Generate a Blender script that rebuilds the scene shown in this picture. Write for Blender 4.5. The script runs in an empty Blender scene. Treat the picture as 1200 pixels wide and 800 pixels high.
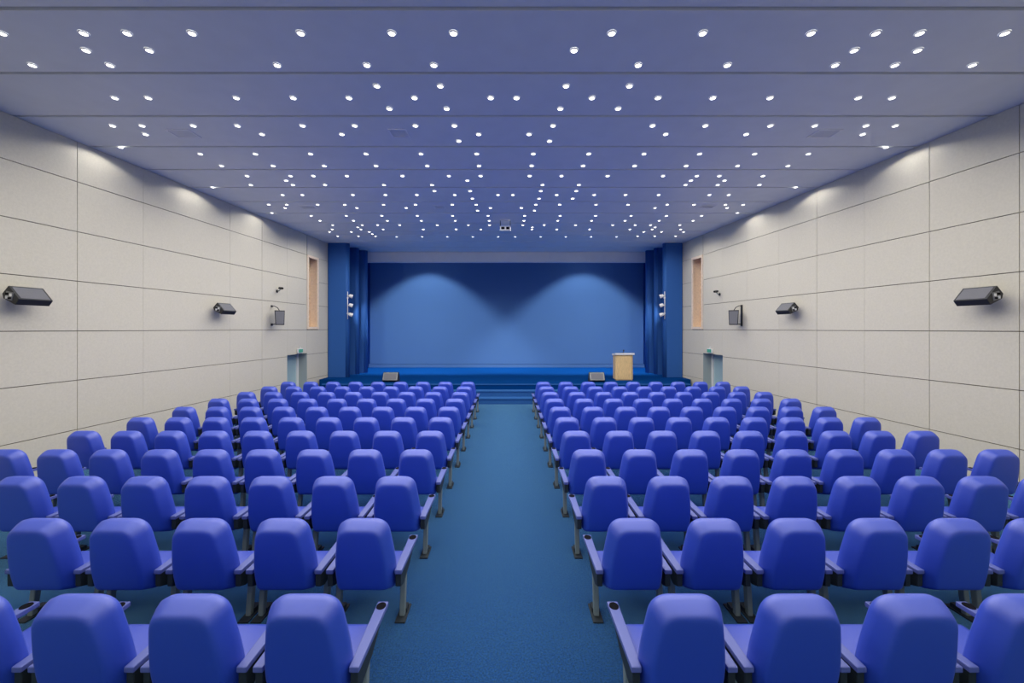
import bpy, bmesh, math, random
from mathutils import Vector, Matrix

random.seed(7)
C = bpy.context.scene.collection
K = 1.15            # metres per survey unit (all lengths below are survey units)
F = 480.0           # focal length in pixels of the 1200 x 800 frame
VX, VY = 595.5, 385.0
HC = 2.42           # eye height
CEIL = HC + 3.29    # ceiling height
STAGE = 0.56
PI = math.pi


# ------------------------------------------------------------------ helpers
class MB:
    def __init__(self):
        self.v, self.f, self.m, self.s = [], [], [], []

    def face(self, idx, mat=0, smooth=False):
        self.f.append(tuple(idx)); self.m.append(mat); self.s.append(smooth)

    def hexa(self, p, mat=0):
        """eight points: bottom ring 0-3, top ring 4-7"""
        b = len(self.v); self.v += [tuple(q) for q in p]
        for q in ((3, 2, 1, 0), (4, 5, 6, 7), (0, 1, 5, 4), (1, 2, 6, 5), (2, 3, 7, 6), (3, 0, 4, 7)):
            self.face([b + i for i in q], mat)

    def box(self, x0, x1, y0, y1, z0, z1, mat=0):
        self.hexa([(x0, y0, z0), (x1, y0, z0), (x1, y1, z0), (x0, y1, z0),
                   (x0, y0, z1), (x1, y0, z1), (x1, y1, z1), (x0, y1, z1)], mat)

    def quad(self, a, b, c, d, mat=0):
        n = len(self.v); self.v += [tuple(a), tuple(b), tuple(c), tuple(d)]
        self.face((n, n + 1, n + 2, n + 3), mat)

    def prism(self, prof, fn, t0, t1, mat=0):
        """closed profile swept between two stations; fn(a, b, t) -> point"""
        n = len(prof); b = len(self.v)
        self.v += [tuple(fn(a, c, t0)) for a, c in prof] + [tuple(fn(a, c, t1)) for a, c in prof]
        self.face([b + i for i in range(n)], mat); self.face([b + n + i for i in reversed(range(n))], mat)
        for i in range(n):
            j = (i + 1) % n
            self.face((b + i, b + n + i, b + n + j, b + j), mat)

    def lathe(self, prof, c=(0, 0, 0), axis=(0, 0, 1), n=20, mat=0, smooth=True):
        """profile (radius, height) turned about an axis through c"""
        q = Vector((0, 0, 1)).rotation_difference(Vector(axis).normalized())
        c = Vector(c); rings = []
        for r, h in prof:
            b = len(self.v); rings.append(b)
            for i in range(n):
                a = 2 * PI * i / n
                self.v.append(tuple(c + q @ Vector((r * math.cos(a), r * math.sin(a), h))))
        for k in range(len(rings) - 1):
            for i in range(n):
                j = (i + 1) % n
                self.face((rings[k] + i, rings[k] + j, rings[k + 1] + j, rings[k + 1] + i), mat, smooth)
        self.face([rings[0] + i for i in reversed(range(n))], mat)
        self.face([rings[-1] + i for i in range(n)], mat)

    def tube(self, pts, r, n=8, mat=0):
        pts = [Vector(p) for p in pts]; rings = []
        for k, p in enumerate(pts):
            t = (pts[min(k + 1, len(pts) - 1)] - pts[max(k - 1, 0)]).normalized()
            u = t.orthogonal().normalized() if k == 0 else (u - t * u.dot(t)).normalized()
            w = t.cross(u); rings.append(len(self.v))
            for i in range(n):
                a = 2 * PI * i / n
                self.v.append(tuple(p + (u * math.cos(a) + w * math.sin(a)) * r))
        for k in range(len(rings) - 1):
            for i in range(n):
                j = (i + 1) % n
                self.face((rings[k] + i, rings[k] + j, rings[k + 1] + j, rings[k + 1] + i), mat, True)
        self.face([rings[0] + i for i in reversed(range(n))], mat); self.face([rings[-1] + i for i in range(n)], mat)

    def mesh(self, name, mats, bevel=0.0, seg=2):
        me = bpy.data.meshes.new(name)
        me.from_pydata([(x * K, y * K, z * K) for x, y, z in self.v], [], self.f)
        for m in (mats if isinstance(mats, (list, tuple)) else [mats]):
            me.materials.append(m)
        for p, m, s in zip(me.polygons, self.m, self.s):
            p.material_index = m; p.use_smooth = s
        bm = bmesh.new(); bm.from_mesh(me)
        bmesh.ops.recalc_face_normals(bm, faces=bm.faces[:])
        if bevel:
            ed = [e for e in bm.edges if len(e.link_faces) == 2 and e.calc_face_angle(0) > 0.5]
            bmesh.ops.bevel(bm, geom=ed, offset=bevel * K, segments=seg, profile=0.6, affect='EDGES')
        bm.to_mesh(me); bm.free()
        if bevel:
            for p in me.polygons: p.use_smooth = False
        return me

    def build(self, name, mats, parent=None, bevel=0.0, seg=2):
        return obj(name, self.mesh(name, mats, bevel, seg), parent)


def obj(name, me, parent=None):
    o = bpy.data.objects.new(name, me); C.objects.link(o)
    if parent is not None: o.parent = parent
    return o


def tag(o, label, cat, group=None):
    o['label'] = label; o['category'] = cat
    if group: o['group'] = group
    return o


def struct(o):
    o['kind'] = 'structure'; return o


def empty(name, loc, rz=0.0):
    o = bpy.data.objects.new(name, None); C.objects.link(o)
    o.location = Vector(loc) * K; o.rotation_euler = (0, 0, rz); o.empty_display_size = 0.1
    return o


def copy_tree(o, parent=None):
    c = o.copy(); C.objects.link(c)
    if parent is not None: c.parent = parent
    for ch in o.children: copy_tree(ch, c)
    return c


# ------------------------------------------------------------------ materials
def mat(name, col, rough=0.6, metal=0.0, var=0.0, vscale=8.0, bump=0.0, bscale=200.0, sheen=0.0,
        sheen_tint=(1, 1, 1), sheen_rough=0.4, spec=0.5, col2=None, stretch=None):
    m = bpy.data.materials.new(name); m.use_nodes = True
    nt = m.node_tree; N = nt.nodes; L = nt.links; b = N['Principled BSDF']
    b.inputs['Base Color'].default_value = (*col, 1); b.inputs['Roughness'].default_value = rough
    b.inputs['Metallic'].default_value = metal; b.inputs['Specular IOR Level'].default_value = spec
    if sheen:
        b.inputs['Sheen Weight'].default_value = sheen; b.inputs['Sheen Roughness'].default_value = sheen_rough
        b.inputs['Sheen Tint'].default_value = (*sheen_tint, 1)
    tc = N.new('ShaderNodeTexCoord'); vec = tc.outputs['Object']
    if stretch:
        mp = N.new('ShaderNodeMapping'); mp.inputs['Scale'].default_value = stretch
        L.new(vec, mp.inputs['Vector']); vec = mp.outputs['Vector']
    if var or col2:
        n = N.new('ShaderNodeTexNoise'); n.inputs['Scale'].default_value = vscale; n.inputs['Detail'].default_value = 6
        L.new(vec, n.inputs['Vector'])
        r = N.new('ShaderNodeValToRGB'); L.new(n.outputs['Fac'], r.inputs['Fac'])
        a = tuple(max(0, c * (1 - var)) for c in col); d = col2 if col2 else tuple(min(1, c * (1 + var)) for c in col)
        r.color_ramp.elements[0].position = 0.3; r.color_ramp.elements[1].position = 0.7
        r.color_ramp.elements[0].color = (*a, 1); r.color_ramp.elements[1].color = (*d, 1)
        L.new(r.outputs['Color'], b.inputs['Base Color'])
    if bump:
        n2 = N.new('ShaderNodeTexNoise'); n2.inputs['Scale'].default_value = bscale; n2.inputs['Detail'].default_value = 3
        L.new(vec, n2.inputs['Vector'])
        bp = N.new('ShaderNodeBump'); bp.inputs['Strength'].default_value = bump; bp.inputs['Distance'].default_value = 0.01
        L.new(n2.outputs['Fac'], bp.inputs['Height']); L.new(bp.outputs['Normal'], b.inputs['Normal'])
    return m


def emit(name, col, s):
    m = bpy.data.materials.new(name); m.use_nodes = True; nt = m.node_tree
    nt.nodes.remove(nt.nodes['Principled BSDF'])
    e = nt.nodes.new('ShaderNodeEmission'); e.inputs['Color'].default_value = (*col, 1); e.inputs['Strength'].default_value = s
    nt.links.new(e.outputs[0], nt.nodes['Material Output'].inputs['Surface'])
    return m


M = dict(
    wall=mat('grey_fabric_wall_panel', (.64, .61, .515), .85, var=.04, vscale=26, bump=.25, bscale=90),
    groove=mat('dark_panel_joint', (.10, .085, .065), .9),
    ceil=mat('white_ceiling_board', (.84, .85, .84), .55, var=.02, vscale=3),
    ceil_gap=mat('ceiling_joint', (.42, .44, .46), .9),
    carpet=mat('blue_carpet', (.0005, .038, .20), .95, var=.7, vscale=62, bump=.6, bscale=330, sheen=1.0,
               sheen_tint=(.34, .82, 1), sheen_rough=.40, spec=.08),
    stage=mat('stage_carpet', (.0007, .042, .185), .95, var=.12, vscale=60, bump=.2, bscale=250, spec=.03),
    step=mat('step_carpet', (.026, .115, .34), .9, var=.12, vscale=60, bump=.2, bscale=250, spec=.15),
    backdrop=mat('blue_backdrop', (.072, .168, .375), .9, spec=.2),
    drape=mat('blue_wing', (.022, .105, .36), .7, spec=.3),
    fabric=mat('blue_seat_fabric', (.009, .058, .57), .5, bump=.12, bscale=420, sheen=.08,
               sheen_tint=(1.0, .98, 1.0), sheen_rough=.3, spec=.5),
    arm=mat('blue_arm_plastic', (.12, .155, .46), .45, spec=.5),
    cup=mat('dark_cup_insert', (.004, .004, .008), .8, spec=.1),
    steel=mat('grey_painted_steel', (.20, .25, .25), .5, spec=.5),
    bracket=mat('dark_arm_bracket', (.024, .034, .042), .55, spec=.3),
    black=mat('black_speaker_cabinet', (.018, .019, .022), .5),
    grille=mat('speaker_grille', (.14, .145, .17), .55, metal=.2, bump=.3, bscale=250),
    plate=mat('connector_plate', (.22, .23, .24), .4, metal=.5),
    wood=mat('light_oak', (.74, .53, .26), .5, var=.18, vscale=9, stretch=(9, 9, .8)),
    white=mat('white_laminate', (.80, .80, .80), .4),
    stone=mat('mottled_tan_niche', (.58, .40, .24), .6, vscale=11, col2=(.88, .70, .50)),
    stone_pale=mat('pale_niche_frame', (.88, .74, .58), .6, var=.08, vscale=14),
    door_blue=mat('pale_blue_door', (.36, .52, .58), .5),
    reveal=mat('grey_green_reveal', (.36, .42, .42), .7),
    sign=mat('green_sign', (.08, .42, .28), .5),
    vent=mat('vent_grey', (.88, .88, .88), .6),
    vent_dark=mat('vent_slot', (.10, .11, .15), .8),
    chrome=mat('bright_metal', (.72, .75, .80), .3, metal=.6),
    lens=emit('downlight_lens', (1, .98, .96), 9.0),
    lens_dim=emit('downlight_lens_soft', (.74, .84, 1), 6.0),
    trim=mat('downlight_trim', (.90, .90, .90), .4),
)


M['fabric'].node_tree.nodes['Principled BSDF'].inputs['IOR'].default_value = 2.05

# ------------------------------------------------------------------ room
def wx(side, d):                      # side -1 left, +1 right: the wall's X at depth d
    return (-8.114 + .0752 * d) if side < 0 else (7.995 - .0821 * d)


def wn(side):                         # unit normal into the room
    s = .0752 if side < 0 else -.0821
    v = Vector((1, -s, 0)) if side < 0 else Vector((-1, s, 0))
    return v.normalized()


def wp(side, d, off, z):
    n = wn(side)
    return (wx(side, d) + n.x * off, d + n.y * off, z)


D_BACK, D_END = -2.2, 15.75           # rear wall, end of the hall side walls
D_SCREEN = 19.7
JD_ALL = [D_BACK, -1.08, .1, 1.28, 2.46, 3.65, 4.83, 6.01, 7.2, 8.4, 9.57, 10.76, 12.0, 13.2, 14.32, D_END]
JZ = [0, .65, 1.515, 2.38, 3.255, 4.125, 5.0, CEIL]
NICHE = (14.34, 15.08, 2.40, 5.02)    # d0, d1, z0, z1
DOOR = (13.2, 14.32, 0.0, 1.56)
HOLES = (NICHE, DOOR)


def cut(r, h):
    """rectangle minus a hole -> up to four rectangles"""
    a0, a1, b0, b1 = r; h0, h1, g0, g1 = h
    if h1 <= a0 or h0 >= a1 or g1 <= b0 or g0 >= b1: return [r]
    out = []
    if h0 > a0: out.append((a0, h0, b0, b1))
    if h1 < a1: out.append((h1, a1, b0, b1))
    m0, m1 = max(a0, h0), min(a1, h1)
    if g0 > b0: out.append((m0, m1, b0, g0))
    if g1 < b1: out.append((m0, m1, g1, b1))
    return [q for q in out if q[1] - q[0] > .03 and q[3] - q[2] > .03]


STRONG = {-1: (7.2, 12.0, 14.32), 1: (6.01, 7.2, 9.57, 14.32)}
SKIP = {-1: (9.57,), 1: ()}
for side, nm in ((-1, 'wall_left'), (1, 'wall_right')):
    mb = MB(); g = .0065
    gd = lambda q: .0048 if q in STRONG[side] else .0018
    JD = [q for q in JD_ALL if q not in SKIP[side]]
    for i in range(len(JD) - 1):
        for j in range(len(JZ) - 1):
            rs = [(JD[i], JD[i + 1], JZ[j], JZ[j + 1])]
            for h in HOLES: rs = [q for r in rs for q in cut(r, h)]
            for d0, d1, z0, z1 in rs:
                P = lambda d, o, z: wp(side, d, o, z)
                a, b, c, e = d0 + gd(d0), d1 - gd(d1), z0 + g, z1 - g
                mb.hexa([P(a, 0, c), P(b, 0, c), P(b, -.025, c), P(a, -.025, c),
                         P(a, 0, e), P(b, 0, e), P(b, -.025, e), P(a, -.025, e)], 0)
                mb.quad(P(d0, -.022, z0), P(d1, -.022, z0), P(d1, -.022, z1), P(d0, -.022, z1), 1)
    struct(mb.build(nm, [M['wall'], M['groove']]))

# floor
mb = MB(); mb.box(-9, 9, D_BACK, D_SCREEN + .5, -.2, 0)
struct(mb.build('floor', M['carpet']))

# ceiling: cross boards with open joints
mb = MB(); gap0 = HC + 3.29
mb.box(-9, 9, D_BACK, D_SCREEN + .5, CEIL + .05, CEIL + .25, 1)
sp = 3.29 * 480 * .000675
d0 = 3.29 * 480 / 375.0
kmin = int((D_BACK - d0) / sp) - 1
edges = [d0 + k * sp for k in range(kmin, 10)] + [14.36, 15.45, 16.55, 17.62]
edges = [e for e in edges if e > D_BACK] + [D_SCREEN + .5]
prev = D_BACK
for e in edges:
    mb.box(-9, 9, prev + .027, e - .027, CEIL, CEIL + .06, 0); prev = e
struct(mb.build('ceiling', [M['ceil'], M['ceil_gap']]))

# rear wall behind the camera
mb = MB(); mb.box(-9, 9, D_BACK - .2, D_BACK, 0, CEIL)
struct(mb.build('wall_back', M['wall']))

# stage end walls and backdrop
for side, nm in ((-1, 'wall_stage_left'), (1, 'wall_stage_right')):
    mb = MB(); x0 = wx(side, D_END)
    mb.box(min(x0, x0 + side * .3), max(x0, x0 + side * .3), D_END + .01, D_SCREEN + .3, STAGE, CEIL)
    struct(mb.build(nm, M['drape']))
mb = MB(); mb.box(-7.2, 7.05, D_SCREEN + .09, D_SCREEN + .35, STAGE, CEIL)
struct(mb.build('wall_front', M['drape']))
mb = MB(); mb.box(-6.64, 6.50, D_SCREEN - .03, D_SCREEN + .02, STAGE + .16, CEIL - .02)
tag(mb.build('stage_backdrop', M['backdrop'], bevel=.008), 'large plain blue backdrop panel across the rear of the stage', 'backdrop')
mb = MB(); mb.box(-6.7, 6.56, D_SCREEN - .035, D_SCREEN + .02, STAGE, STAGE + .15)
struct(mb.build('baseboard_front', M['backdrop']))

# grey fascia hanging over the stage opening
mb = MB(); mb.box(-6.6, 6.5, 17.62, 17.85, HC + 2.866, CEIL)
struct(mb.build('trim_1', M['ceil']))

# stage platform with two steps along its front
mb = MB(); xl, xr = -6.28, 6.16
mb.box(xl, xr, 13.83, 15.0, 0, STAGE)
mb.box(wx(-1, D_END) + .015, wx(1, D_END) - .015, 15.0, D_SCREEN + .06, 0, STAGE)
mb.box(xl, xr, 13.785, 13.83, STAGE - .035, STAGE, 1); mb.box(xl, xr, 13.8, 13.83, 0, STAGE - .035)          # nosing
s = mb.build('stage_platform', [M['stage'], M['step']])
tag(s, 'raised blue carpeted stage platform at the far end of the hall', 'stage')
for k, (y0, y1, z) in enumerate(((13.1, 13.8, .187), (13.45, 13.8, .3745))):
    mb = MB(); mb.box(xl, xr, y0 + .02, y1, z - .187 if k else 0, z - .03); mb.box(xl, xr, y0, y1, z - .03, z)
    t = mb.build('stage_step', M['step'])
    tag(t, ('lower' if k == 0 else 'upper') + ' blue carpeted step along the front of the stage', 'step', 'steps up to the stage')

# wing panels: rounded blue slabs at each side of the stage
for side in (-1, 1):
    for k, (d, xe) in enumerate(((15.70, 6.13), (16.63, 6.10), (17.17, 5.94))):
        xi = -xe if side < 0 else (xe - .14 + (.0 if k else -.02))
        xo = (wx(side, D_END) - side * .02 if k == 0 else xi + side * (.75 if k == 1 else .6))
        w = abs(xo - xi); t = .24; r = .11
        mb = MB(); pr = [(0 + r, 0)]
        pr = []
        for c0, c1, a0 in ((r, r, PI), (w - .01, 0, None), (w - .01, t, None), (r, t - r, PI / 2)):
            if a0 is None: pr.append((c0, c1)); continue
            for i in range(9):
                a = (PI + i * PI / 16) if a0 == PI else (PI / 2 + i * PI / 16)
                pr.append((c0 + r * math.cos(a), c1 + r * math.sin(a)))
        mb.prism(pr, lambda a, b, z: (xi + side * a, d + b, z), STAGE, CEIL)
        o = mb.build('stage_wing', M['drape'])
        for p in o.data.polygons: p.use_smooth = len(p.vertices) == 4 and (p.area < .25)
        tag(o, ('front', 'middle', 'rear')[k] + (' blue wing panel on the left of the stage' if side < 0 else ' blue wing panel on the right of the stage'),
            'stage wing', 'wing panels beside the stage')


# ------------------------------------------------------------------ niches and doors in the side walls
for n, side in ((1, -1), (2, 1)):
    P = lambda d, o, z: wp(side, d, o, z)
    a, b, c, e = NICHE; dp = -.32
    mb = MB()
    mb.quad(P(a, -.02, c), P(a, -.02, e), P(a, dp, e), P(a, dp, c)); mb.quad(P(b, -.02, c), P(b, -.02, e), P(b, dp, e), P(b, dp, c))
    mb.quad(P(a, -.02, c), P(b, -.02, c), P(b, dp, c), P(a, dp, c)); mb.quad(P(a, -.02, e), P(b, -.02, e), P(b, dp, e), P(a, dp, e))
    w = struct(mb.build(f'window_{n}', M['stone_pale']))
    mb = MB(); mb.hexa([P(a, dp, c), P(b, dp, c), P(b, dp - .03, c), P(a, dp - .03, c), P(a, dp, e), P(b, dp, e), P(b, dp - .03, e), P(a, dp - .03, e)])
    mb.build('back_panel', M['stone'], w)
    mb = MB(); fw = .085
    for q in ((a, a + fw, c, e), (b - fw, b, c, e), (a + fw, b - fw, c, c + fw), (a + fw, b - fw, e - fw, e)):
        A, B, Z0, Z1 = q
        mb.hexa([P(A, .014, Z0), P(B, .014, Z0), P(B, -.04, Z0), P(A, -.04, Z0), P(A, .014, Z1), P(B, .014, Z1), P(B, -.04, Z1), P(A, -.04, Z1)])
    mb.build('window_frame', M['stone_pale'], w)
    # door recess
    a, b, c, e = DOOR; dp = -.40
    mb = MB()
    mb.quad(P(a, 0, c), P(a, 0, e), P(a, dp, e), P(a, dp, c)); mb.quad(P(b, 0, c), P(b, 0, e), P(b, dp, e), P(b, dp, c))
    mb.quad(P(a, 0, e), P(b, 0, e), P(b, dp, e), P(a, dp, e))
    dr = struct(mb.build(f'door_{n}', M['reveal']))
    mb = MB(); mb.hexa([P(a, dp + .04, c), P(b, dp + .04, c), P(b, dp, c), P(a, dp, c), P(a, dp + .04, e), P(b, dp + .04, e), P(b, dp, e), P(a, dp, e)])
    mb.build('door_leaf', M['door_blue'], dr)
    mb = MB(); mb.hexa([P(b - .07, dp + .10, c), P(b, dp + .10, c), P(b, dp + .03, c), P(b - .07, dp + .03, c),
                        P(b - .07, dp + .10, e), P(b, dp + .10, e), P(b, dp + .03, e), P(b - .07, dp + .03, e)])
    mb.build('door_jamb', M['white'], dr)
    mb = MB(); q = P(a + .25, dp + .06, .85); n_ = wn(side)
    mb.tube([q, (q[0] + n_.x * .05, q[1] + n_.y * .05, q[2]), (q[0] + n_.x * .05, q[1] + .1, q[2])], .012)
    mb.build('door_handle', M['chrome'], dr)
    # exit sign over the door
    t = empty('exit_sign', wp(side, 13.83, 0, 1.60))
    mb = MB(); L = lambda d, o, z: Vector(wp(side, 13.83 + d, o, 1.60 + z)) - Vector(wp(side, 13.83, 0, 1.60))
    mb.hexa([L(-.14, .075, 0), L(.14, .075, 0), L(.14, .02, 0), L(-.14, .02, 0), L(-.14, .075, .15), L(.14, .075, .15), L(.14, .02, .15), L(-.14, .02, .15)])
    mb.build('housing', M['white'], t, bevel=.008)
    mb = MB(); mb.hexa([L(-.12, .082, .02), L(.12, .082, .02), L(.12, .07, .02), L(-.12, .07, .02), L(-.12, .082, .13), L(.12, .082, .13), L(.12, .07, .13), L(-.12, .07, .13)])
    mb.build('sign_panel', M['sign'], t)
    mb = MB(); mb.tube([L(0, -.01, .19), L(0, .05, .19), L(0, .05, .14)], .014)
    mb.build('wall_bracket', M['chrome'], t)
    tag(t, 'small green exit sign above the doorway in the ' + ('left' if side < 0 else 'right') + ' wall', 'sign', 'exit signs')


# ------------------------------------------------------------------ wall speakers, small speakers, cameras
PROF = [(.115, .118), (.290, -.084), (.222, -.170), (.03, -.075), (.01, 0)]
for side, d, where in ((-1, 6.12, 'nearer'), (-1, 10.08, 'farther'), (1, 6.12, 'nearer'), (1, 9.98, 'farther')):
    z0 = 2.945; base = Vector(wp(side, d, .09, z0))
    L = lambda a, b, t: Vector(wp(side, d + t, .09 + a, z0 + b)) - base
    r = empty('wall_speaker', base); ln = .43
    mb = MB(); mb.prism(PROF, L, 0, ln); mb.build('cabinet', M['black'], r, bevel=.008)
    # grille on the long sloping face
    A, B = Vector(PROF[0]), Vector(PROF[1]); u = (B - A); nn = Vector((-u.y, u.x)).normalized()
    q = [A + u * .10 + nn * .004, A + u * .93 + nn * .004, A + u * .93 - nn * .01, A + u * .10 - nn * .01]
    mb = MB(); mb.prism([tuple(v) for v in q], L, .03, ln - .03); mb.build('grille', M['grille'], r)
    # connector plate with sockets on the end towards the room's rear
    cx, cz = .135, -.035
    sq = [(cx + .085 * math.cos(.55 + k * PI / 2), cz + .085 * math.sin(.55 + k * PI / 2)) for k in range(4)]
    mb = MB(); mb.prism(sq, L, -.008, .01); pl = mb.build('connector_plate', M['plate'], r, bevel=.003)
    for (ox, oz, w, h, mm) in ((-.025, .03, .022, .016, 'cup'), (.03, .012, .016, .022, 'white'), (.012, -.036, .022, .014, 'cup'), (-.03, -.02, .02, .02, 'chrome')):
        mb = MB(); mb.prism([(cx + ox - w, cz + oz - h), (cx + ox + w, cz + oz - h), (cx + ox + w, cz + oz + h), (cx + ox - w, cz + oz + h)], L, -.018, -.006)
        mb.build('socket', M[mm], pl)
    mb = MB(); mb.prism([(-.09, -.05), (.06, -.04), (.06, .02), (-.09, .03)], L, .15, .28); mb.build('wall_mount', M['black'], r)
    tag(r, f'{where} black wedge speaker fixed on the {"left" if side < 0 else "right"} wall', 'speaker', 'wedge speakers on the side walls')

for side in (-1, 1):
    d, z0 = (12.42 if side < 0 else 12.24), 2.53
    base = Vector(wp(side, d, 0, z0)); r = empty('surround_speaker', base)
    n = wn(side); t_ = Vector((0, 1, 0))
    cen = Vector((n.x * .27, -.05, 0))
    fw = (n * .62 + Vector((0, -1, 0)) * .78).normalized(); sd = Vector((-fw.y, fw.x, 0))
    tilt = .09
    Q = lambda a, b, z: cen + sd * a + fw * (b - tilt * (z - .22)) + Vector((0, 0, z))
    mb = MB()
    mb.hexa([Q(-.12, .10, 0), Q(.12, .10, 0), Q(.095, -.11, 0), Q(-.095, -.11, 0), Q(-.14, .10, .44), Q(.14, .10, .44), Q(.11, -.11, .44), Q(-.11, -.11, .44)])
    mb.build('cabinet', M['black'], r, bevel=.01)
    mb = MB()
    mb.hexa([Q(-.10, .112, .03), Q(.10, .112, .03), Q(.10, .09, .03), Q(-.10, .09, .03), Q(-.118, .112, .41), Q(.118, .112, .41), Q(.118, .09, .41), Q(-.118, .09, .41)])
    mb.build('grille', M['grille'], r)
    for zz in (((-.03, .60),) if side > 0 else ((-.02, .05), (.54, .60))):
        mb = MB(); mb.hexa([Vector(wp(side, d + a, o, z0 + z)) - base for z in zz for a, o in ((-.03, .03), (.03, .03), (.03, 0), (-.03, 0))])
        mb.build('wall_plate', M['black'], r)
    mb = MB(); mb.tube([n * .02 + Vector((0, 0, .57)), n * .10 + Vector((0, -.01, .575)), cen * .8 + Vector((0, 0, .52)), cen + Vector((0, 0, .44))], .012); mb.build('support_arm', M['black'], r)
    mb = MB(); mb.tube([n * .02 + Vector((0, 0, .02)), n * .16 + Vector((0, -.01, .03)), cen + Vector((0, 0, .04))], .014); mb.build('support_arm', M['black'], r)
    tag(r, f'small black speaker on a bracket near the stage on the {"left" if side < 0 else "right"} wall', 'speaker', 'bracket speakers near the stage')
    # bullet camera above
    d, z0 = (12.68, 3.58) if side < 0 else (13.35, 3.54)
    base = Vector(wp(side, d, 0, z0)); r = empty('security_camera', base)
    mb = MB(); mb.lathe([(.045, 0), (.045, .02), (.02, .03)], (0, 0, 0), n, 14); mb.build('wall_base', M['black'], r)
    mb = MB(); mb.tube([n * .02, n * .09 + Vector((0, 0, .02)), n * .12 + Vector((0, 0, .075))], .014); mb.build('arm', M['steel'], r)
    ax = (n * .8 + Vector((0, -.5, -.1))).normalized()
    mb = MB(); mb.lathe([(.03, 0), (.036, .02), (.036, .2), (.03, .21)], n * .06 + Vector((0, .03, .10)), ax, 14); bd = mb.build('camera_body', M['black'], r)
    mb = MB(); mb.lathe([(.022, 0), (.022, .008)], n * .06 + Vector((0, .03, .10)) + ax * .206, ax, 12); mb.build('lens', M['cup'], bd)
    tag(r, f'small black security camera above the bracket speaker on the {"left" if side < 0 else "right"} wall', 'camera', 'security cameras')


# ------------------------------------------------------------------ things on the stage
r = empty('lectern', (4.195, 14.95, STAGE))
mb = MB(); ch = .07; w, dp = .315, .21
mb.prism([(-w, dp), (-w, -dp + ch), (-w + ch, -dp), (w - ch, -dp), (w, -dp + ch), (w, dp)], lambda a, b, z: (a, b, z), .03, .92)
bd = mb.build('body', M['wood'], r, bevel=.006)
mb = MB(); mb.box(-w + .03, w - .03, -dp + .03, dp - .02, 0, .03); mb.build('plinth', M['wood'], r)
mb = MB(); mb.hexa([(-.345, -.26, .92), (.345, -.26, .92), (.345, .26, .87), (-.345, .26, .87), (-.345, -.26, .985), (.345, -.26, .985), (.345, .26, .935), (-.345, .26, .935)])
mb.build('top', M['white'], r, bevel=.008)
mb = MB(); mb.box(-.17, .17, -dp - .006, -dp + .01, .12, .82); mb.build('front_panel', M['wood'], r, bevel=.004)
tag(r, 'light oak lectern with a white top on the right of the stage', 'lectern')
r = empty('microphone', (4.21, 14.95, STAGE + .965))
mb = MB(); mb.lathe([(.04, 0), (.04, .012), (.015, .02)], n=14); mb.build('base', M['black'], r)
mb = MB(); mb.tube([(0, 0, .01), (0, .0, .05), (0, -.01, .07)], .01); mb.build('gooseneck', M['black'], r)
mb = MB(); mb.lathe([(.012, 0), (.024, .012), (.026, .045), (.014, .066)], (0, -.01, .065), (0, -.15, 1), 12); mb.build('capsule', M['black'], r)
tag(r, 'small black microphone standing on the lectern top', 'microphone')

for xx, lab in ((-4.11, 'left'), (3.10, 'right')):
    r = empty('stage_monitor', (xx, 14.38, STAGE))
    pr = [(-.10, .02), (-.16, .06), (-.03, .33), (.06, .33), (.18, .06), (.18, .0), (-.08, .0)]
    mb = MB(); mb.prism(pr, lambda a, b, t: (t * (1 if t < 0 else 1), a, b), -.265, .265); mb.build('cabinet', M['black'], r, bevel=.008)
    A, B = Vector((-.158, .068)), Vector((-.036, .318)); u = B - A; nn = Vector((-u.y, u.x)).normalized()
    mb = MB(); mb.prism([tuple(A + nn * .012), tuple(B + nn * .012), tuple(B - nn * .01), tuple(A - nn * .01)], lambda a, b, t: (t, a, b), -.25, .25)
    fr = mb.build('grille_frame', M['plate'], r, bevel=.004)
    A2, B2 = A + u * .1, B - u * .1
    mb = MB(); mb.prism([tuple(A2 + nn * .02), tuple(B2 + nn * .02), tuple(B2 - nn * .0), tuple(A2 - nn * .0)], lambda a, b, t: (t, a, b), -.215, .215)
    mb.build('grille', M['grille'], fr)
    tag(r, f'black floor monitor wedge on the {lab} of the stage edge', 'stage monitor', 'floor monitors on the stage')

# spotlight bars on the inner edges of the front wings
for side, x in ((-1, -6.135), (1, 5.985)):
    r = empty('spotlight_bar', (x, 15.66, HC + .36))
    mb = MB(); mb.tube([(0, 0, 0), (0, 0, 1.06)], .015, 10); mb.build('rail', M['white'], r)
    mb = MB(); mb.box(-.03, .03, 0, .06, .2, .25); mb.box(-.03, .03, 0, .06, .8, .85); mb.build('wall_bracket', M['white'], r)
    for z in (.17, .53, .88):
        e_ = -side
        ax = Vector((e_ * .8, .40, -.30)).normalized()
        mb = MB(); c = Vector((e_ * .05, -.02, z + .03))
        mb.lathe([(.045, 0), (.062, .03), (.075, .13), (.078, .14)], c, ax, 16); hd = mb.build('lamp_head', M['white'], r)
        mb = MB(); mb.lathe([(.06, 0), (.06, .006)], c + ax * .138, ax, 14); mb.build('lamp_lens', M['plate'], hd)
        mb = MB(); mb.tube([(0, 0, z), (e_ * .04, -.01, z + .02), tuple(c + ax * .03)], .014); mb.build('lamp_arm', M['white'], r)
    tag(r, f'white vertical bar with three small spotlights on the {"left" if side < 0 else "right"} stage wing', 'spotlight', 'spotlight bars')

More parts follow.
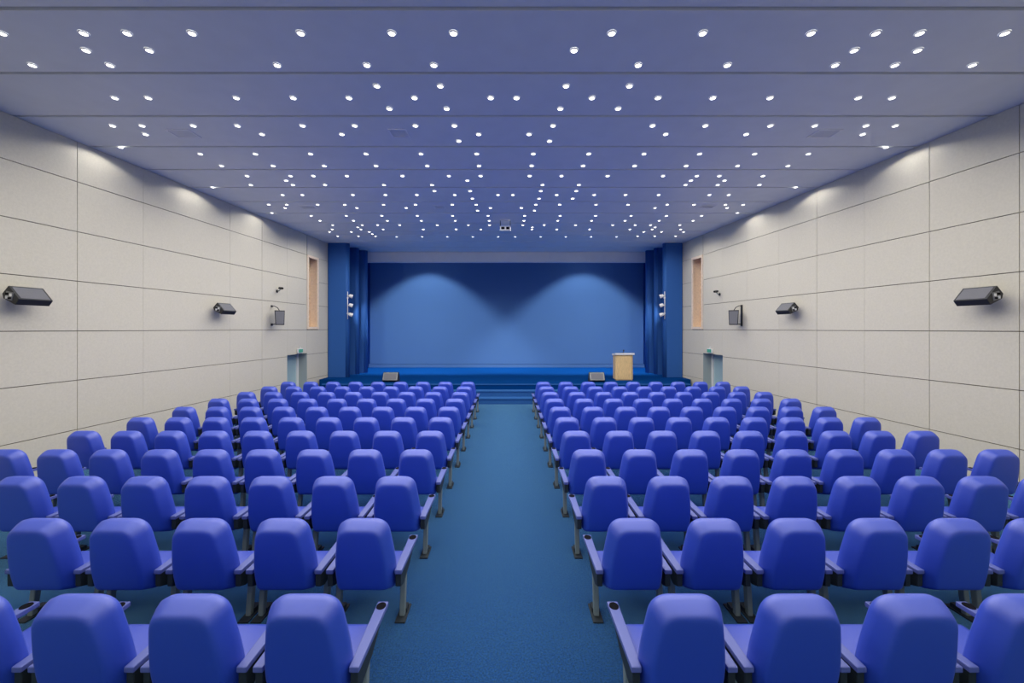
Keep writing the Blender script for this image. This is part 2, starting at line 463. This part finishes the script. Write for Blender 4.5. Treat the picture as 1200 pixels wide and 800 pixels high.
# beam added beside each bar's middle lamp to brighten the rear wing panel
WB = bpy.data.lights.new('added_wing_beam', 'SPOT')
WB.energy = 95.0; WB.spot_size = math.radians(66); WB.spot_blend = .7; WB.shadow_soft_size = .05; WB.color = (.95, .97, 1)
for side, x in ((-1, -6.135), (1, 5.985)):
    l = bpy.data.objects.new('added_wing_beam', WB); C.objects.link(l)
    ax = Vector((-side * .8, .40, -.30)).normalized()
    l.location = (Vector((x - side * .05, 15.64, HC + .36 + .56)) + ax * .17) * K
    v = Vector((-side * .16, 1, -.30)); l.rotation_euler = v.to_track_quat('-Z', 'Y').to_euler()

# projector hanging from the ceiling
r = empty('ceiling_projector', (-.085, 12.55, CEIL))
mb = MB(); mb.box(-.16, .16, -.16, .16, -.02, 0); mb.build('ceiling_plate', M['vent'], r, bevel=.003)
mb = MB()
for sx in (-.15, .15):
    for sy in (-.14, .14): mb.tube([(sx, sy, -.01), (sx, sy, -.2)], .009)
mb.build('hanging_frame', M['bracket'], r)
mb = MB(); mb.box(-.165, .165, -.19, .19, -.32, -.19); bd = mb.build('body', M['vent'], r, bevel=.01)
for sx in (-.075, .075):
    mb = MB(); mb.box(sx - .05, sx + .05, -.196, -.18, -.29, -.22); mb.build('air_vent', M['cup'], bd)
mb = MB(); mb.box(-.175, .175, -.2, .2, -.335, -.318); mb.build('bottom_tray', M['chrome'], r)
mb = MB(); mb.lathe([(.05, 0), (.045, .05)], (.05, .19, -.255), (0, 1, 0), 16); mb.build('lens', M['cup'], bd)
tag(r, 'projector hanging from the ceiling before the stage', 'projector')

# ceiling vents
for (u, v, w_, lab) in ((215, 156.4, .40, 'leftmost of the three nearer vents'), (467.5, 156, .30, 'middle one of the three nearer vents'),
                        (966, 156.4, .40, 'rightmost of the three nearer vents'), (361, 242.6, .42, 'leftmost of the three vents near the stage'),
                        (515, 242.5, .30, 'middle one of the three vents near the stage'), (829, 241.6, .42, 'rightmost of the three vents near the stage')):
    d = 3.29 * F / (VY - v); x = (u - VX) * d / F; h_ = .15
    r = empty('ceiling_vent', (x, d, CEIL))
    mb = MB()
    for q in ((-w_ / 2, w_ / 2, -h_, -h_ + .03), (-w_ / 2, w_ / 2, h_ - .03, h_), (-w_ / 2, -w_ / 2 + .03, -h_ + .03, h_ - .03), (w_ / 2 - .03, w_ / 2, -h_ + .03, h_ - .03)):
        mb.box(q[0], q[1], q[2], q[3], -.012, .0)
    mb.build('vent_frame', M['trim'], r)
    mb = MB()
    for k in range(7):
        y = -h_ + .035 + k * .038
        mb.hexa([(-w_ / 2 + .02, y, -.004), (w_ / 2 - .02, y, -.004), (w_ / 2 - .02, y + .006, -.004), (-w_ / 2 + .02, y + .006, -.004),
                 (-w_ / 2 + .02, y + .016, -.001), (w_ / 2 - .02, y + .016, -.001), (w_ / 2 - .02, y + .022, -.001), (-w_ / 2 + .02, y + .022, -.001)])
    mb.build('louvre', M['vent'], r)
    tag(r, 'square grey ceiling vent, ' + lab, 'vent', 'ceiling vents')


# ------------------------------------------------------------------ downlights
ROWS = [  # ceiling strip, image row -> columns, surveyed from the photograph and laid out on the ceiling plane
    (1, 38.5, (2, 98, 149, 225, 352.5, 459, 531.5, 717, 823.5, 950.5, 1026.5, 1078, 1177.5)),
    (1, 58.6, (101, 175, 672.7, 1001, 1075.5)),
    (1, 76, (38, 129, 325, 430, 508.5, 748, 852.3, 978.7, 1048.7, 1139.5)),
    (2, 100.5, (441.7, 516, 663.3, 737.7)),
    (2, 114.4, (134.7, 174, 277, 343.7, 409, 485.7, 575, 605.3, 693.7, 771, 835.3, 902.3, 1005.7, 1045.3)),
    (2, 127, (456.3, 523.5, 656.7, 724.3)),
    (3, 147, (132, 166.5, 226.5, 278.3, 354.7, 415.7, 486.7, 532.5, 648, 764.7, 826.5, 902.7, 954.7, 1014.7, 1049.3)),
    (3, 157, (170.7, 307, 400.7, 561, 620, 780, 874.3, 1011)),
    (3, 165, (537.7, 644)),
    (4, 180, (234.7, 299.3, 364, 429, 493.5, 558.7, 625, 690, 754.7, 819.7, 884.3, 947.3)),
    (4, 194, (259.7, 320, 380, 440.7, 500.7, 561.3, 623, 683.3, 743.7, 804, 864.3, 923.3)),
    (5, 205.8, (289.7, 340.5, 367.3, 406.5, 471.5, 526, 563.3, 620.7, 658, 712, 777, 816.7, 843, 894)),
    (5, 211.2, (335.3, 547.7, 809.7, 849)),
    (5, 216.3, (294, 343.3, 381, 450, 506.3, 635.7, 678.3, 803.3, 841, 890)),
    (6, 223.5, (509, 551, 633.7, 675.3)),
    (6, 228, (331.2, 354.3, 413.5, 451.7, 488.5, 533, 583.5, 601, 652.3, 696.3, 733, 771.7, 831.3, 854)),
    (6, 232.3, (553.5, 631.7, 671)),
    (7, 239.5, (315, 336, 372.3, 404, 449.5, 487, 530, 558, 628, 656, 698.3, 736, 781.8, 813.2, 850, 870.8)),
    (7, 243.3, (334, 418.3, 476, 574.7, 611, 767.5, 852)),
    (7, 246.5, (559.7, 626.3)),
    (8, 252.5, (364.7, 405.8, 447.5, 489, 530.5, 572, 614.8, 656.5, 698, 739.5, 781, 822.2)),
    (8, 258.3, (375, 414.3, 454, 493.8, 533.5, 573.3, 614, 653.5, 693.2, 732.5, 772.3, 812.2)),
    (9, 263.4, (390, 424.5, 442.5, 468.5, 512.5, 549, 573.8, 612.7, 637.8, 674.5, 718, 744.3, 762.3, 796.5)),
    (9, 266, (419.3, 623.8, 767.7)),
    (9, 268.4, (389.2, 423, 449, 496, 534.5, 563.5, 623.3, 652.5, 691, 738.2, 764.2, 797.7)),
    (10, 271.4, (386.2, 411.8, 432.8, 754.3, 775.2, 801)),
    (10, 274, (436.3,)),
    (10, 276.4, (395.7, 420, 440, 747.2, 767.2, 791.7)),
    (11, 277.2, (464.7, 494.7, 524.3, 554, 583.8, 603.7, 633.5, 663, 692.7, 722.5)),
]
ORD = ['first', 'second', 'third', 'fourth', 'fifth', 'sixth', 'seventh', 'eighth', 'ninth', 'tenth', 'eleventh', 'twelfth',
       'thirteenth', 'fourteenth', 'fifteenth', 'sixteenth']


def disc_mesh(mt):
    mb = MB(); mb.lathe([(.036, -.006), (.036, .006)], n=20, smooth=False); return mb.mesh('downlight', M[mt])


mb = MB(); n_ = 24
prof = [(.036, -.004), (.038, -.010), (.046, -.009), (.049, .002)]
rings = []
for rr, hh in prof:
    rings.append(len(mb.v)); mb.v += [(rr * math.cos(2 * PI * i / n_), rr * math.sin(2 * PI * i / n_), hh) for i in range(n_)]
for k in range(3):
    for i in range(n_):
        j = (i + 1) % n_; mb.face((rings[k] + i, rings[k] + j, rings[k + 1] + j, rings[k + 1] + i), 0, True)
RING = mb.mesh('trim_ring', M['trim'])
DISC, DISC_DIM = disc_mesh('lens'), disc_mesh('lens_dim')

SPOT = bpy.data.lights.new('downlight_beam', 'SPOT')
SPOT.energy = 20.0; SPOT.spot_size = math.radians(164); SPOT.spot_blend = .45; SPOT.shadow_soft_size = .05; SPOT.color = (1, .95, .86)


SPOT_REAR_FILL = SPOT.copy(); SPOT_REAR_FILL.name = 'rear_fill_beam'; SPOT_REAR_FILL.energy = 34.0  # stronger fill beam for the added rear fittings


def downlight(x, d, label, group, dim=False, ring=True, beam=SPOT, aim=None):
    o = obj('downlight', DISC_DIM if dim else DISC); o.location = Vector((x, d, CEIL - .004)) * K
    tag(o, label, 'ceiling light', group)
    if ring: obj('trim_ring', RING, o)
    l = bpy.data.objects.new('downlight_beam', beam); C.objects.link(l); l.location = Vector((x, d, CEIL - .03)) * K
    if aim: l.rotation_euler = aim
    return o


row_no = {}
for st, v, us in ROWS:
    row_no[st] = row_no.get(st, 0) + 1
    d = 3.29 * F / (VY - v)
    for i, u in enumerate(us):
        lab = f'round recessed downlight, {ORD[i]} from left in {ORD[row_no[st] - 1]} light row of {ORD[st - 1]} ceiling strip'
        downlight((u - VX) * d / F, d, lab, 'recessed ceiling downlights', dim=(st == 11), ring=True)
# unseen downlights added above and behind the eye to brighten the nearest seat backs
for k, d in enumerate((-1.75, -.85, .05, .95, 1.85, 2.75, 3.55)):
    for i in range(7):
        x = -6 + i * 2 + (.5 if k % 2 else -.2)
        downlight(x, d, f'added unseen downlight over the rear, {ORD[i]} from left in {ORD[k]} row from rear wall', 'added downlights over the rear of the hall', beam=SPOT_REAR_FILL)

# wall washers close to the side walls
WASH = bpy.data.lights.new('wall_washer_beam', 'SPOT')
WASH.energy = 26.0; WASH.spot_size = math.radians(150); WASH.spot_blend = .25; WASH.shadow_soft_size = .03; WASH.color = (1, .96, .90)
for side in (-1, 1):
    for k, d in enumerate((7.42, 9.51, 11.62)):
        x = wx(side, d) + wn(side).x * .54
        o = obj('wall_washer', DISC); o.location = Vector((x, d, CEIL - .004)) * K
        tag(o, f'wall-washing downlight close to the {"left" if side < 0 else "right"} wall, {ORD[k]} from the camera', 'ceiling light', 'wall washers')
        obj('trim_ring', RING, o)
        l = bpy.data.objects.new('wall_washer_beam', WASH); C.objects.link(l)
        l.location = Vector((x, d, CEIL - .03)) * K
        l.rotation_euler = (0, math.radians(12) * (1 if side < 0 else -1), 0)

# two stage downlights behind the fascia, washing the backdrop
ST = bpy.data.lights.new('stage_wash_beam', 'SPOT')
ST.energy = 235.0; ST.spot_size = math.radians(108); ST.spot_blend = .42; ST.shadow_soft_size = .06; ST.color = (.95, .97, 1)
ST.use_nodes = True; _n = ST.node_tree.nodes; _l = ST.node_tree.links      # asymmetric reflector: more light the farther down the wall
TAU = math.radians(21)
_tc = _n.new('ShaderNodeTexCoord'); _dp = _n.new('ShaderNodeVectorMath'); _dp.operation = 'DOT_PRODUCT'
_dp.inputs[1].default_value = (0, math.cos(TAU), -math.sin(TAU))
_ab = _n.new('ShaderNodeMath'); _ab.operation = 'ABSOLUTE'; _mx = _n.new('ShaderNodeMath'); _mx.operation = 'MAXIMUM'; _mx.inputs[1].default_value = .25
_pw = _n.new('ShaderNodeMath'); _pw.operation = 'POWER'; _pw.inputs[1].default_value = -1.9
_l.new(_tc.outputs['Normal'], _dp.inputs[0]); _l.new(_dp.outputs['Value'], _ab.inputs[0]); _l.new(_ab.outputs[0], _mx.inputs[0])
_l.new(_mx.outputs[0], _pw.inputs[0]); _l.new(_pw.outputs[0], _n['Emission'].inputs['Strength'])
for k, u in enumerate((503, 683)):
    d = D_SCREEN - 1.75; x = (u - VX) * D_SCREEN / F
    o = obj('stage_downlight', DISC); o.location = Vector((x, d, CEIL - .004)) * K
    tag(o, f'{("left", "right")[k]} stage downlight behind the fascia washing the backdrop', 'ceiling light', 'stage downlights')
    obj('trim_ring', RING, o)
    l = bpy.data.objects.new('stage_wash_beam', ST); C.objects.link(l); l.location = Vector((x, d, CEIL - .06)) * K; l.rotation_euler = (TAU, 0, 0)


# ------------------------------------------------------------------ chairs
def back_outline(n=11):
    """closed outline (x, z) of the backrest in its own plane, counter-clockwise seen from the rear"""
    ctl = [(.236, 0, .05), (.253, .22, .25), (.192, .605, .11)]   # half outline corners: x, z, radius
    pts = [(-c[0], c[1], c[2]) for c in ctl] + [(c[0], c[1], c[2]) for c in reversed(ctl)]
    out = []
    for i, (x, z, r) in enumerate(pts):
        p = Vector((x, z)); a = Vector(pts[i - 1][:2]) - p; b = Vector(pts[(i + 1) % 6][:2]) - p
        ra = min(r, a.length * .48); rb = min(r, b.length * .48)
        a = p + a.normalized() * ra; b = p + b.normalized() * rb
        for k in range(n):
            t = k / (n - 1); out.append(a * (1 - t) ** 2 + p * 2 * t * (1 - t) + b * t * t)
    return out


def backrest_mesh():
    ol = back_outline(); c = Vector((0, .3025)); n = len(ol); mb = MB(); rings = []
    lay = [(-.094, .14), (-.0935, .09), (-.092, .064), (-.088, .052), (-.080, .043), (-.066, .035), (-.036, .021), (-.006, .008), (.022, 0), (.055, .006), (.075, .024), (.083, .06), (.085, .12)]
    lean = math.tan(math.radians(9.5))
    for y, ins in lay:
        rings.append(len(mb.v))
        for p in ol:
            q = p - c; sx = max(.05, (.245 - ins) / .245); sz = max(.05, (.3025 - ins) / .3025)
            q = Vector((q.x * sx, q.y * sz)) + c
            mb.v.append((q.x, y - (q.y - .60) * lean, .293 + q.y))
    for k in range(len(rings) - 1):
        for i in range(n):
            j = (i + 1) % n; mb.face((rings[k] + i, rings[k] + j, rings[k + 1] + j, rings[k + 1] + i), 0, True)
    for k, (rg, y) in enumerate(((rings[0], -.094), (rings[-1], .086))):
        b = len(mb.v); mb.v.append((0, y - (.3025 - .60) * lean, .293 + .3025))
        for i in range(n):
            j = (i + 1) % n; mb.face((rg + i, rg + j, b), 0, True)
    return mb.mesh('backrest', M['fabric'])


def seat_mesh():
    mb = MB(); mb.hexa([(-.225, .18, .262), (.225, .18, .262), (.215, .55, .262), (-.215, .55, .262),
                        (-.225, .18, .352), (.225, .18, .352), (.215, .55, .374), (-.215, .55, .374)])
    me = mb.mesh('seat', M['fabric'], bevel=.04, seg=4)
    for p in me.polygons: p.use_smooth = True
    return me


def arm_mesh(sg):
    mb = MB(); x = .276; zt = .482
    pr = []
    y0, y1, w0, w1 = .035, .605, .029, .042
    mb.hexa([(sg * (x - w0), y0, zt - .034), (sg * (x + w0), y0, zt - .034), (sg * (x + w1 - .008), y1, zt - .034), (sg * (x - w1), y1, zt - .034),
             (sg * (x - w0), y0, zt), (sg * (x + w0), y0, zt), (sg * (x + w1 - .008), y1, zt), (sg * (x - w1), y1, zt)])
    return mb.mesh('armrest', M['arm'], bevel=.007, seg=2)


def cup_mesh(sg):
    mb = MB(); n = 20; c = (sg * .273, .553, .4828); rg = []
    for r, h in ((.033, -.001), (.032, .003), (.029, .003), (.027, .001)):
        rg.append(len(mb.v)); mb.v += [(c[0] + r * math.cos(2 * PI * i / n), c[1] + 1.15 * r * math.sin(2 * PI * i / n), c[2] + h) for i in range(n)]
    for k in range(3):
        for i in range(n):
            j = (i + 1) % n; mb.face((rg[k] + i, rg[k] + j, rg[k + 1] + j, rg[k + 1] + i), 0, True)
    mb.face([rg[-1] + i for i in range(n)])
    return mb.mesh('cup_holder', M['cup'])


def bracket_mesh(sg):
    mb = MB(); x = .274
    pr = [(.045, .452), (.045, .345), (.12, .315), (.30, .345), (.50, .435), (.50, .452)]
    mb.prism(pr, lambda a, b, t: (sg * t, a, b), x - .022, x + .022)
    return mb.mesh('arm_bracket', M['bracket'], bevel=.004, seg=1)


def leg_mesh(sg):
    mb = MB(); x = .270
    mb.hexa([(sg * (x - .022), .175, .012), (sg * (x + .022), .175, .012), (sg * (x + .022), .225, .012), (sg * (x - .022), .225, .012),
             (sg * (x - .022), .215, .36), (sg * (x + .022), .215, .36), (sg * (x + .022), .275, .36), (sg * (x - .022), .275, .36)])
    return mb.mesh('leg', M['steel'], bevel=.005, seg=1)


def foot_mesh(sg):
    mb = MB(); x = .270
    mb.box(sg * x - .042, sg * x + .042, .11, .34, 0, .012); mb.box(sg * x - .03, sg * x + .03, .22, .30, .012, .05)
    return mb.mesh('foot_plate', M['bracket'])


ROW0, RSP, PITCH = 2.31, .943, .645


def make_chair():
    r = empty('auditorium_chair', (0, 0, 0))
    obj('backrest', backrest_mesh(), r); obj('seat', seat_mesh(), r)
    for sg in (-1, 1):
        a = obj('armrest', arm_mesh(sg), r); obj('cup_holder', cup_mesh(sg), a)
        obj('arm_bracket', bracket_mesh(sg), r)
        l = obj('leg', leg_mesh(sg), r); obj('foot_plate', foot_mesh(sg), l)
    return r


proto, used = make_chair(), False
for row in range(11):
    d = ROW0 + RSP * row
    for blk, x0, sg in (('left', -1.16, -1), ('right', 1.012, 1)):
        for k in range(9):
            x = x0 + sg * PITCH * k
            inner = VX + (abs(x) - .25) * sg * F / (d - .06)
            if not -24 < inner < 1224: continue
            o = copy_tree(proto) if used else proto
            used = True
            o.location = Vector((x, d, 0)) * K
            tag(o, f'blue upholstered chair in {blk} block, {ORD[row]} row from camera, {ORD[k]} seat from centre aisle', 'chair', 'blue auditorium chairs in rows')


# ------------------------------------------------------------------ camera and render
cd = bpy.data.cameras.new('camera'); cam = bpy.data.objects.new('camera', cd); C.objects.link(cam)
cam.location = (0, 0, HC * K); cam.rotation_euler = (PI / 2, 0, 0)
cd.sensor_width = 36; cd.lens = 36 * F / 1200; cd.shift_x = (600 - VX) / 1200; cd.shift_y = -(400 - VY) / 1200
cd.clip_start = .05; cd.clip_end = 200
S = bpy.context.scene; S.camera = cam
w = bpy.data.worlds.new('world'); S.world = w; w.use_nodes = True
w.node_tree.nodes['Background'].inputs['Color'].default_value = (0, 0, 0, 1)
S.view_settings.view_transform = 'Standard'; S.view_settings.look = 'None'; S.view_settings.gamma = 1
S.view_settings.use_curve_mapping = False; S.view_settings.exposure = -0.24
S.cycles.use_denoising = True; S.cycles.max_bounces = 10; S.cycles.diffuse_bounces = 7
S.cycles.sample_clamp_indirect = 4.0; S.cycles.caustics_reflective = False; S.cycles.caustics_refractive = False
